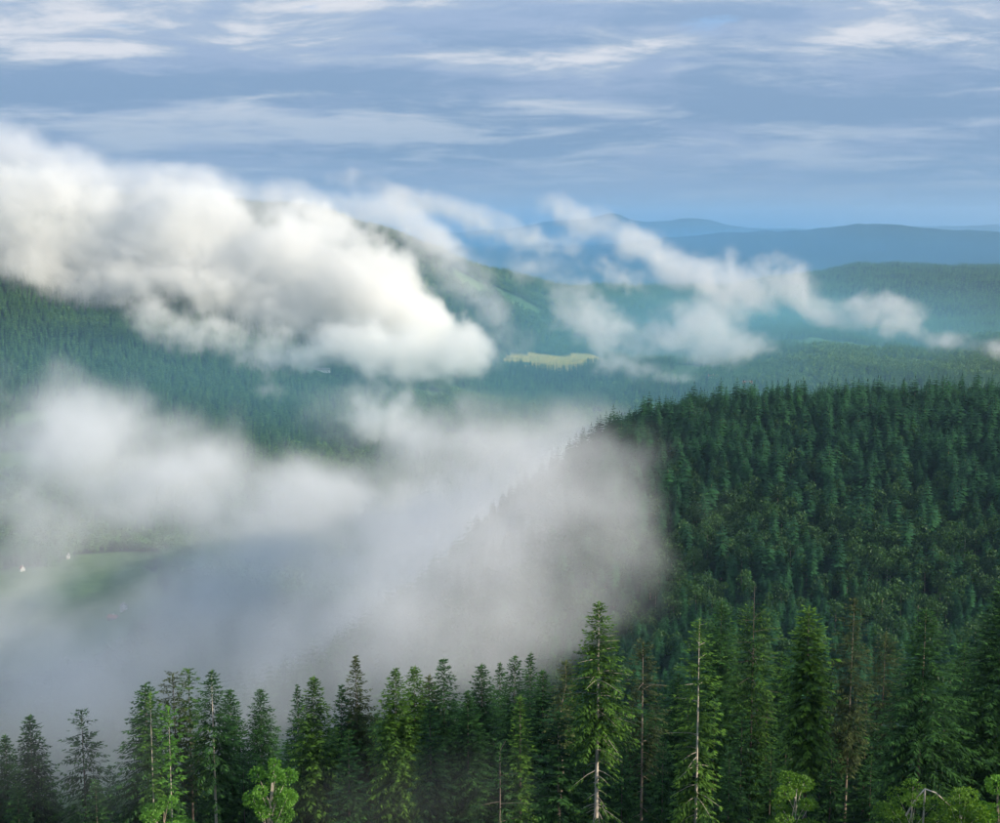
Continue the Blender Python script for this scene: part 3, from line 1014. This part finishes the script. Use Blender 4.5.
# the largest in view stand as trees of their own
big = size * np.where(leafy, 1.0, 1.25) / dist
in_frame = (colx > 590) & (colx < 1000) & (dist > 700) & seen(x, y, 8)
order = np.argsort(-np.where(in_frame, big, 0))
single = np.zeros(len(x), bool)
ns = nl = 0
for q in order:
    if not in_frame[q]:
        break
    if leafy[q] and nl < 240:
        single[q] = True
        nl += 1
    elif not leafy[q] and ns < 190:
        single[q] = True
        ns += 1


ANCH = [(598, "the tallest near spruce"), (644, "the dull brown near spruce"), (700, "the thin ragged near spruce"), (755, "the dead-spiked near spruce"),
        (812, "the clumpy near spruce"), (852, "the spiky open near spruce"), (925, "the broad near cone"), (1000, "the big right-edge spruce")]


def ridge_words(c, d, lf, sz):
    band = "foot" if d < 790 else ("lower face" if d < 880 else ("middle" if d < 990 else ("upper face" if d < 1090 else "crest")))
    a = min(ANCH, key=lambda t: abs(t[0] - c))[1]
    big_ = "large" if sz > 1.05 else ("middling" if sz > .85 else "small")
    return "%s %s on the dark ridge's %s, above %s" % (big_, "rounded leafy tree" if lf else "pointed spruce", band, a)


for q in np.nonzero(single)[0]:
    w = ridge_words(colx[q], dist[q], leafy[q], size[q])
    o = tree("beech_tree" if leafy[q] else "spruce_tree", (x[q], y[q], gz[q] - .4),
             (R_LF[q % 6], R_TRL) if leafy[q] else (R_SP[q % 7], R_TR), w, w.replace("leafy tree", "leafy trees").replace("pointed spruce", "pointed spruces"),
             rot[q], (size[q],) * 3)
m_ = ~single
idx = np.where(leafy, 7 + (np.arange(len(x)) % 6), np.arange(len(x)) % 7)
scatter("ridge_forest", "dense dark wood covering the ridge on the right", R_SP + R_LF, np.stack([x, y, gz - .4], -1)[m_], idx[m_], rot[m_], size[m_])
print("ridge trees", len(x), ns, nl)

# one dead pale stem on the ridge
sp = place(964, 566, 800)
gg = float(ground(sp.x, sp.y))
DS = Soup()
DS.tube([Vector((0, 0, 0)), Vector((.1, 0, 9)), Vector((0, .1, 17))], [.32, .24, .08], 6)
for k in range(5):
    a = k * 2.2
    q0 = Vector((0.05, 0.05, 9 + k * 1.6))
    DS.tube([q0, q0 + Vector((math.cos(a), math.sin(a), .3)) * 1.3], [.06, .02], 4)
dt = thing("dead_tree", (sp.x, sp.y, gg), "bare pale dead stem among the leafy trees of the dark ridge", 'tree')
link("trunk", DS.mesh("dead_stem", BARK_PALE, True), dt)

# --- the near slope behind the front trees and beyond both edges of the picture
x, y, r_ = wood_points(206, 620, 5.6, R(-34), R(44), 6)
d_ = np.hypot(x, y)
ok = (d_ > 215) & seen(x, y, 34)
x2, y2, r2 = wood_points(110, 215, 6.0, R(24), R(60), 8)
x3, y3, r3 = wood_points(140, 215, 6.0, R(-40), R(-22), 9)
x, y = np.concatenate([x[ok], x2, x3]), np.concatenate([y[ok], y2, y3])
gz = ground(x, y)
n_ = len(x)
NEAR_FILL = [m[0] for m in FILL]
for m in NEAR_FILL:
    m.name = "slope_spruce"
tip_cap = [(place(500, v, 1000).z - EYE) / 1000.0 for v in (765, 705)]
cap = EYE + np.hypot(x, y) * np.interp(col_of(np.arctan2(x, y)), [280, 340], tip_cap)      # these stay below the tops of the front rows
szz = np.clip((cap - gz) / 26.0, .1, 1.05) * r_.uniform(.75, 1.0, n_)
szz = np.where((np.hypot(x, y) < 206) & (np.abs(np.arctan2(x, y)) > R(22)), r_.uniform(.8, 1.1, n_), szz)
scatter("slope_forest", "dark shaded wood on the slope behind the front trees", NEAR_FILL, np.stack([x, y, gz - .3], -1), r_.integers(0, 5, n_), r_.uniform(0, 6.28, n_), szz)
print("slope trees", n_)

# --- valley sides 1.1 to 6 km away
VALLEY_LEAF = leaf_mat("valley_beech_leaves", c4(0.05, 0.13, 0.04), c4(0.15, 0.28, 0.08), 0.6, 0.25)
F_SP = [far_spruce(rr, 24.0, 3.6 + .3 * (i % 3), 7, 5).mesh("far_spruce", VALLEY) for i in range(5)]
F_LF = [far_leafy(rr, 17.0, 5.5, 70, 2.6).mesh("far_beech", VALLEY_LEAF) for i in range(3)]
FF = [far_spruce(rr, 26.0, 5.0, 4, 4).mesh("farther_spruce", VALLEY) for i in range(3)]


def wood_patch(x, y):
    v = np.sin(x * .0031 + 1.3) * np.sin(y * .0043 + .4) + .6 * np.sin(x * .0097 + y * .0061) * np.sin(y * .011 - x * .004)
    return v


parts = []
for d0, d1, spn, sd in ((700, 1500, 7.5, 31), (1500, 2500, 8.0, 32), (2500, 3400, 7.6, 33), (3400, 5400, 9.0, 34)):
    x, y, r_ = wood_points(d0, d1, spn, R(-23), R(23), sd)
    c_ = col_of(np.arctan2(x, y))
    d_ = np.hypot(x, y)
    ok = seen(x, y, 26)
    if d0 < 1420:
        ok &= (c_ < 480) & (d_ > 620)
        ok &= (d_ > 1000) | (c_ < 470)
    wob = np.sin(x * .05) * .15 + np.sin(y * .043 + x * .02) * .15
    ok &= field_at(c_, d_, wob) == 0
    parts.append(np.stack([x, y], -1)[ok])
xy = np.concatenate(parts)
x, y = xy[:, 0], xy[:, 1]
gz = ground(x, y)
n_ = len(x)
lf = (wood_patch(x, y) + r_.normal(0, .25, n_)) > .55
idx = np.where(lf, 5 + r_.integers(0, 3, n_), r_.integers(0, 5, n_))
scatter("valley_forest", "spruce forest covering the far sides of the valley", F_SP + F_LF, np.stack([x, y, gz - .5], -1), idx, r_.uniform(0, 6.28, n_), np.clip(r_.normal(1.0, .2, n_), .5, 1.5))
print("valley trees", n_)
x, y, r_ = wood_points(5400, 9400, 16.0, R(-22), R(22), 35)
ok = seen(x, y, 26)
x, y = x[ok], y[ok]
gz = ground(x, y)
n_ = len(x)
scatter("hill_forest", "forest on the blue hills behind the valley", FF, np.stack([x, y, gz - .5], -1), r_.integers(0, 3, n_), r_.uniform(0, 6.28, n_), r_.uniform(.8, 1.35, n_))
print("hill trees", n_)




# ------------------------------------------------------------------ farmhouses
def plain(name, col, rough=.85, var=.12):
    m, T = mat(name)
    g = T.new('ShaderNodeNewGeometry')
    n = T.noise(g.outputs['Position'], 1.3, 4, .6)
    c = T.mix(T.smooth(n, .3, .7), c4(*[v * (1 - var) for v in col]), c4(*[min(1, v * (1 + var)) for v in col]))
    p = T.new('ShaderNodeBsdfPrincipled')
    T.link(c, p.inputs['Base Color'])
    p.inputs['Roughness'].default_value = rough
    o = T.new('ShaderNodeOutputMaterial')
    T.link(p.outputs[0], o.inputs['Surface'])
    return m


WHITE, WOOD, RED, GREYROOF, GLASS = (plain("white_render", (.80, .79, .76)), plain("weathered_wood", (.34, .22, .16)), plain("red_tiles", (.42, .17, .11)),
                                     plain("grey_slates", (.24, .23, .23)), plain("window_glass", (.05, .06, .08), .2))


def prism(pts, y0, y1, name, m):
    """outline pts (x, z) pushed from y0 to y1"""
    n = len(pts)
    V = [(px, y0, pz) for px, pz in pts] + [(px, y1, pz) for px, pz in pts]
    F = [tuple(range(n))[::-1], tuple(range(n, 2 * n))] + [(i, (i + 1) % n, n + (i + 1) % n, n + i) for i in range(n)]
    me = bpy.data.meshes.new(name)
    me.from_pydata(V, [], F)
    me.materials.append(m)
    me.update()
    return me


def house(px, py, y, w, l, h, rh, wall_m, roof_m, label, rz, name="farmhouse"):
    """w wide (gable side), l long, eaves at h, roof rh high"""
    p = place(px, py, y)
    g = float(ground(p.x, p.y))
    o = thing(name, (p.x, p.y, g - .3), label, 'house', rz=rz)
    link("wall", prism([(-w / 2, -3), (w / 2, -3), (w / 2, h), (0, h + rh - .3), (-w / 2, h)], -l / 2, l / 2, "wall", wall_m), o)
    e = .9
    s = rh / (w / 2)
    rf = link("roof", prism([(-w / 2 - e, h - s * e), (0, h + rh), (w / 2 + e, h - s * e), (w / 2 + e, h - s * e + .35), (0, h + rh + .4), (-w / 2 - e, h - s * e + .35)],
                            -l / 2 - 1, l / 2 + 1, "roof", roof_m), o)
    link("chimney", prism([(.6, h + rh * .6), (1.5, h + rh * .6), (1.5, h + rh + 1.3), (.6, h + rh + 1.3)], -.5, .4, "chimney", WHITE), rf)
    wn = prism([(-.55, 0), (.55, 0), (.55, 1.3), (-.55, 1.3)], -.04, .04, "window", GLASS)
    fr = prism([(-.7, -.15), (.7, -.15), (.7, 0), (-.7, 0)], -.1, .06, "sill", WHITE)
    for sy in (-1, 1):
        for fx in (-.28, .28):
            for fz in ((1.1, 3.9) if h > 4.5 else (1.1,)):
                q = link("window", wn, o)
                q.location = (fx * w, sy * (l / 2 + .03), fz + .3)
                link("sill", fr, q)
    for sx in (-1, 1):
        for k in range(4):
            q = link("window", wn, o)
            q.location = (sx * (w / 2 + .03), -l * .36 + k * l * .24, 1.4)
            q.rotation_euler = (0, 0, R(90))
            link("sill", fr, q)
    d = link("door", prism([(-.6, 0), (.6, 0), (.6, 2.1), (-.6, 2.1)], -.05, .05, "door", WOOD), o)
    d.location = (0, -l / 2 - .05, .3)
    return o


house(124, 611, 1765, 9, 7, 6.6, 3.6, WHITE, GREYROOF, "small white farmhouse at the lower edge of the misty meadow", R(20))
house(113, 617, 1742, 8, 12, 3.2, 2.8, WOOD, RED, "long reddish barn beside the small white farmhouse", R(75), "barn")
house(22, 565, 2060, 6.5, 8, 5.4, 3.4, WHITE, RED, "small white farmhouse at the top of the misty meadow", R(35))
house(68, 553, 2190, 5, 7, 5.6, 2.8, WHITE, GREYROOF, "narrow pale farmhouse by the upper corner of the misty meadow", R(10))
house(898, 351, 4560, 14, 16, 6.5, 7.0, WHITE, GREYROOF, "white house on the wooded hillside below the small cloud", R(30))
house(713, 393, 3620, 13, 26, 5.0, 5.5, WHITE, RED, "red-roofed farmhouse just behind the treetops of the dark ridge", R(80))
house(747, 398, 3560, 12, 24, 4.5, 5.0, WOOD, RED, "long brown-roofed barn just behind the treetops of the dark ridge", R(95), "barn")
house(322, 370, 3450, 12, 40, 5.0, 4.0, WHITE, GREYROOF, "long pale farm building half lost under the big cloud", R(88), "barn")
house(290, 364, 3500, 12, 20, 5.5, 5.0, WHITE, GREYROOF, "small pale farmhouse left of the long building under the cloud", R(70))


# ------------------------------------------------------------------ air: thin haze over everything, and banks of mist
def volume_mat(name, color, density, aniso, use_grid):
    m, T = mat(name)
    p = T.new('ShaderNodeVolumePrincipled')
    p.inputs['Color'].default_value = c4(*color)
    p.inputs['Density'].default_value = density
    p.inputs['Anisotropy'].default_value = aniso
    p.inputs['Density Attribute'].default_value = 'density' if use_grid else ''
    o = T.new('ShaderNodeOutputMaterial')
    T.link(p.outputs[0], o.inputs['Volume'])
    return m


HZ = 47000.0
zlo, zhi = float(GH.min()) + EYE - 1.0, EYE + float(GH.max()) + 330.0
hv = [(sx * HZ, sy * HZ, z) for z in (zlo, zhi) for sx, sy in ((-1, -1), (1, -1), (1, 1), (-1, 1))]
hm = bpy.data.meshes.new("haze")
hm.from_pydata(hv, [], [(0, 3, 2, 1), (4, 5, 6, 7), (0, 1, 5, 4), (1, 2, 6, 5), (2, 3, 7, 6), (3, 0, 4, 7)])
hm.materials.append(volume_mat("haze", (0.42, 0.65, 0.92), 0.000034, 0.1, False))
tag(link("haze", hm), "thin blue haze filling the whole landscape", kind='stuff')
print("haze", zlo, zhi)


def mist(label, color, dens, voxel, blobs, *, nscale, namp, thresh, soft, seed=0.0, aniso=0.05, stretch=(1, .4, 1), warp=0.0, rough=0.66, cap=1.25):
    """a bank of mist: puffs (col, row, distance, half width, half depth, half height, tilt in degrees, weight) broken up by noise"""
    lo, hi = np.full(3, 1e9), np.full(3, -1e9)
    B = []
    for (px, py, d, rx, ry, rz, tilt, wgt) in blobs:
        c = place(px, py, d)
        th = R(tilt)
        ex = math.hypot(rx * math.cos(th), rz * math.sin(th))
        ez = math.hypot(rx * math.sin(th), rz * math.cos(th))
        cc = np.array(c)
        e = np.array([ex, ry, ez])
        lo, hi = np.minimum(lo, cc - e), np.maximum(hi, cc + e)
        B.append((c, rx, ry, rz, th, wgt))
    hi[2] = min(hi[2], zhi - 3)
    g = bpy.data.node_groups.new("mist", 'GeometryNodeTree')
    g.interface.new_socket("Geometry", in_out='OUTPUT', socket_type='NodeSocketGeometry')
    T = NT(g)
    pos = T.new('GeometryNodeInputPosition').outputs[0]
    total = None
    wp = pos
    if warp:
        nv = T.new('ShaderNodeTexNoise')
        T.link(pos, nv.inputs['Vector'])
        nv.inputs['Scale'].default_value = nscale * 0.45
        nv.inputs['Detail'].default_value = 3
        cv = T.vmath('SUBTRACT', nv.outputs['Color'], (0.5, 0.5, 0.5))
        sc_ = T.new('ShaderNodeVectorMath', operation='SCALE')
        T.link(cv, sc_.inputs[0])
        sc_.inputs['Scale'].default_value = warp
        wp = T.vmath('ADD', pos, sc_.outputs[0])
    for c, rx, ry, rz, th, wgt in B:
        v = T.vmath('SUBTRACT', wp, tuple(c))
        if th:
            vr = T.new('ShaderNodeVectorRotate', rotation_type='Y_AXIS')
            T.link(v, vr.inputs['Vector'])
            vr.inputs['Angle'].default_value = -th
            v = vr.outputs[0]
        q = T.vmath('MULTIPLY', v, (1 / rx, 1 / ry, 1 / rz))
        f = T.smooth(T.vmath('LENGTH', q), 0.0, 1.0, wgt, 0.0)
        total = f if total is None else T.math('ADD', total, f)
    total = T.math('MINIMUM', total, cap)
    nn = T.noise(T.vmath('ADD', T.vmath('MULTIPLY', wp, stretch), (seed, seed * 2.3, -seed)), nscale, 8, rough)
    d = T.math('SUBTRACT', T.math('MULTIPLY_ADD', T.math('SUBTRACT', nn, 0.5), namp * 2, total), thresh)
    d = T.math('DIVIDE', d, soft, clamp=True)
    d = T.math('MULTIPLY', T.math('POWER', d, 1.3), T.smooth(total, 0.02, 0.3))
    vc = T.new('GeometryNodeVolumeCube')
    T.link(d, vc.inputs['Density'])
    vc.inputs['Min'].default_value = tuple(lo)
    vc.inputs['Max'].default_value = tuple(hi)
    res = [max(8, int((hi[k] - lo[k]) / voxel)) for k in range(3)]
    for k, nm in enumerate(('X', 'Y', 'Z')):
        vc.inputs['Resolution ' + nm].default_value = res[k]
    sm = T.new('GeometryNodeSetMaterial')
    vm = volume_mat("mist", color, dens, aniso, True)
    sm.inputs['Material'].default_value = vm
    T.link(vc.outputs[0], sm.inputs[0])
    go = T.new('NodeGroupOutput')
    T.link(sm.outputs[0], go.inputs[0])
    me = bpy.data.meshes.new("mist")
    me.materials.append(vm)
    o = link("mist", me)
    md = o.modifiers.new("mist", 'NODES')
    md.node_group = g
    tag(o, label, kind='stuff')
    print("mist", res, np.prod(res))
    return o


# the big sunlit cloud lying across the left hillside (3.4 to 4 km away)
mist("large creamy white cloud lying across the wooded hillside", (.998, .99, .97), .017, 8.0, [
    (-10, 235, 3750, 440, 190, 230, 10, .75), (90, 225, 3750, 440, 190, 220, 18, .85), (180, 240, 3750, 440, 190, 230, 22, .95), (265, 258, 3700, 440, 190, 240, 26, 1.05),
    (345, 278, 3650, 420, 190, 240, 32, 1.15), (405, 320, 3550, 330, 180, 180, 38, .92), (320, 222, 3900, 300, 150, 90, 15, .85),
    (250, 320, 3600, 480, 170, 160, 20, .85), (60, 285, 3700, 480, 170, 130, 8, .75), (310, 358, 3350, 360, 140, 100, 10, .65), (410, 352, 3350, 320, 140, 120, 15, .75),
    (370, 395, 3000, 240, 120, 120, 50, .6), (200, 340, 3400, 380, 140, 100, 20, .55), (450, 340, 3500, 230, 150, 120, 35, .6), (300, 400, 3000, 260, 120, 80, 20, .4),
], nscale=.0056, namp=1.65, thresh=.22, soft=.62, seed=3.0, warp=120, rough=.70, cap=1.15)
mist("thin grey veil trailing off the top of the large cloud", (.99, .99, 1.0), .0085, 11.0, [
    (20, 165, 4250, 480, 200, 200, 16, 1.0), (120, 180, 4200, 440, 200, 160, 18, 1.0), (-40, 130, 4250, 300, 200, 150, 20, .9), (220, 195, 4150, 360, 180, 110, 15, 1.0),
    (330, 203, 4150, 340, 180, 100, 12, 1.0), (400, 224, 4150, 280, 160, 90, 28, .8), (450, 250, 4150, 240, 160, 90, 30, .65),
], nscale=.0065, namp=1.3, thresh=.22, soft=.8, seed=13.0, warp=150, rough=.70)
mist("thin pinkish wisps drifting behind the shoulder of the hill", (.995, .985, .985), .0065, 9.0, [
    (390, 198, 4500, 300, 150, 90, 20, 1.0), (450, 215, 4500, 300, 150, 100, 18, 1.0), (520, 232, 4600, 300, 150, 90, 12, 1.0), (575, 215, 4700, 260, 140, 80, 12, 1.0),
    (620, 240, 4600, 280, 140, 90, 22, 1.0), (540, 270, 4000, 260, 140, 120, 30, .7), (470, 275, 3900, 260, 120, 140, 40, .9), (665, 258, 4500, 240, 140, 90, 20, 1.0),
    (420, 250, 3950, 220, 120, 120, 50, .9), (500, 320, 3700, 240, 120, 90, 40, .7),
], nscale=.0085, namp=1.7, thresh=.24, soft=.85, seed=27.0, warp=170, rough=.70)
mist("ragged white cloud puffs hanging before the right-hand hills", (.995, .985, .985), .0092, 7.0, [
    (575, 310, 3750, 180, 100, 120, 20, .9), (615, 338, 3700, 220, 120, 150, 25, 1.0), (640, 370, 3600, 220, 110, 70, 10, .85), (680, 262, 3900, 240, 120, 100, 25, 1.0),
    (725, 280, 3800, 260, 120, 120, 28, 1.0), (700, 325, 3750, 150, 110, 180, 75, .9), (740, 350, 3700, 200, 120, 90, 0, 1.0), (790, 285, 3800, 280, 120, 120, 30, 1.0),
    (845, 308, 3800, 260, 120, 110, 28, 1.0), (900, 322, 3750, 220, 110, 90, 25, 1.0), (965, 348, 3700, 280, 110, 50, 8, .8), (620, 275, 4000, 220, 100, 90, 25, .7),
    (560, 250, 4100, 180, 100, 80, 25, .6), (660, 320, 3750, 200, 110, 110, 0, .6),
], nscale=.0085, namp=1.75, thresh=.32, soft=.68, seed=41.0, warp=150, rough=.70)
# the grey fog that fills the valley on the left and creeps up to the ridge
mist("wide bank of grey fog filling the valley", (.975, .988, 1.0), .0098, 9.0, [
    (-20, 480, 1700, 300, 180, 120, 5, .9), (60, 440, 1800, 260, 180, 120, 15, .8), (140, 450, 1700, 300, 180, 110, 22, .95), (230, 490, 1600, 300, 190, 110, 26, 1.1), (330, 525, 1500, 300, 190, 105, 24, 1.2),
    (440, 535, 1400, 270, 180, 120, 10, 1.1), (520, 490, 1200, 170, 160, 120, -20, 1.0), (560, 520, 950, 120, 120, 100, 0, .9), (385, 420, 1900, 120, 160, 170, 80, .9),
    (590, 450, 1200, 90, 140, 60, -10, .8), (430, 600, 1200, 280, 160, 90, 0, .8), (250, 640, 1150, 350, 160, 90, 0, .75), (60, 650, 1150, 330, 160, 100, 0, .8),
    (500, 600, 900, 180, 130, 90, 0, .85), (100, 710, 800, 260, 130, 70, 0, .85), (300, 690, 760, 240, 130, 70, 0, .85),
    (450, 660, 740, 200, 130, 60, 0, .85), (70, 580, 1350, 340, 140, 100, 0, 1.0), (460, 440, 1600, 200, 160, 110, -15, .9), (180, 560, 1350, 240, 140, 80, 10, .75),
    (60, 520, 1500, 260, 140, 80, 10, .6),
], nscale=.0080, namp=1.9, thresh=.22, soft=1.1, seed=5.5, warp=150, rough=.72, cap=.92)
mist("pale fog rolling over the left end of the dark ridge", (.975, .988, 1.0), .0078, 5.0, [
    (575, 466, 800, 80, 80, 50, 25, .7), (612, 505, 760, 75, 60, 55, 45, .32), (565, 550, 700, 80, 70, 60, 0, .75), (562, 436, 960, 80, 80, 34, 0, .7), (650, 480, 820, 80, 60, 60, 40, .3), (540, 605, 650, 80, 70, 50, 0, .8), (610, 575, 690, 70, 60, 50, 0, .36),
    (510, 640, 610, 85, 70, 45, 0, .9), (530, 540, 700, 90, 80, 65, 0, 1.0), (545, 480, 800, 90, 80, 55, 0, .95), (480, 580, 680, 90, 80, 60, 0, 1.0), 
    (470, 510, 820, 120, 90, 65, -20, 1.0), (505, 455, 900, 100, 90, 50, -15, .9), (420, 560, 780, 120, 90, 65, -10, 1.0), (350, 600, 800, 120, 90, 55, 0, .9), (400, 640, 700, 110, 80, 50, 0, .9),
], nscale=.019, namp=1.9, thresh=.16, soft=1.3, seed=15.5, warp=70, rough=.70, cap=.85)
mist("thin blue veil of mist over the far side of the valley", (.30, .76, 1.0), .00062, 60.0, [
    (100, 360, 4100, 1500, 1100, 500, 0, 1.2), (450, 350, 4300, 1400, 1100, 480, 0, 1.2), (800, 350, 4600, 1500, 1300, 420, 0, 1.2),
    (150, 395, 2950, 1200, 600, 300, 0, .95), (650, 390, 3250, 1300, 700, 280, 0, .85),
], nscale=.0012, namp=.5, thresh=.1, soft=1.0, seed=33.0)
mist("deep blue haze lying between the distant ridges", (.13, .48, .88), .00012, 180.0, [
    (400, 262, 9000, 5500, 4500, 620, 0, 1.2), (800, 262, 9500, 5500, 4500, 560, 0, 1.2), (700, 250, 15000, 9000, 6000, 560, 0, 1.2), (300, 250, 15000, 8000, 6000, 560, 0, 1.2),
], nscale=.0004, namp=.4, thresh=.1, soft=1.0, seed=35.0)
mist("thin mist hanging between the lower left trees", (.97, .985, 1.0), .0034, 3.0, [
    (20, 760, 190, 26, 40, 14, 0, .9), (90, 770, 185, 24, 40, 12, 0, .9), (150, 780, 200, 22, 40, 10, 0, .6), (250, 735, 225, 30, 30, 12, 0, .9), (60, 780, 145, 20, 14, 9, 0, .8),
    (180, 790, 140, 18, 12, 7, 0, .5), (10, 740, 145, 16, 14, 9, 0, .7), (120, 730, 150, 16, 12, 7, 0, .5),
    (400, 800, 148, 24, 12, 8, 0, .9), (480, 780, 146, 22, 12, 9, 0, .9), (340, 790, 150, 14, 12, 8, 0, .7), (745, 700, 165, 12, 14, 7, 0, .6),
], nscale=.06, namp=1.0, thresh=.3, soft=.9, seed=9.5, warp=6)
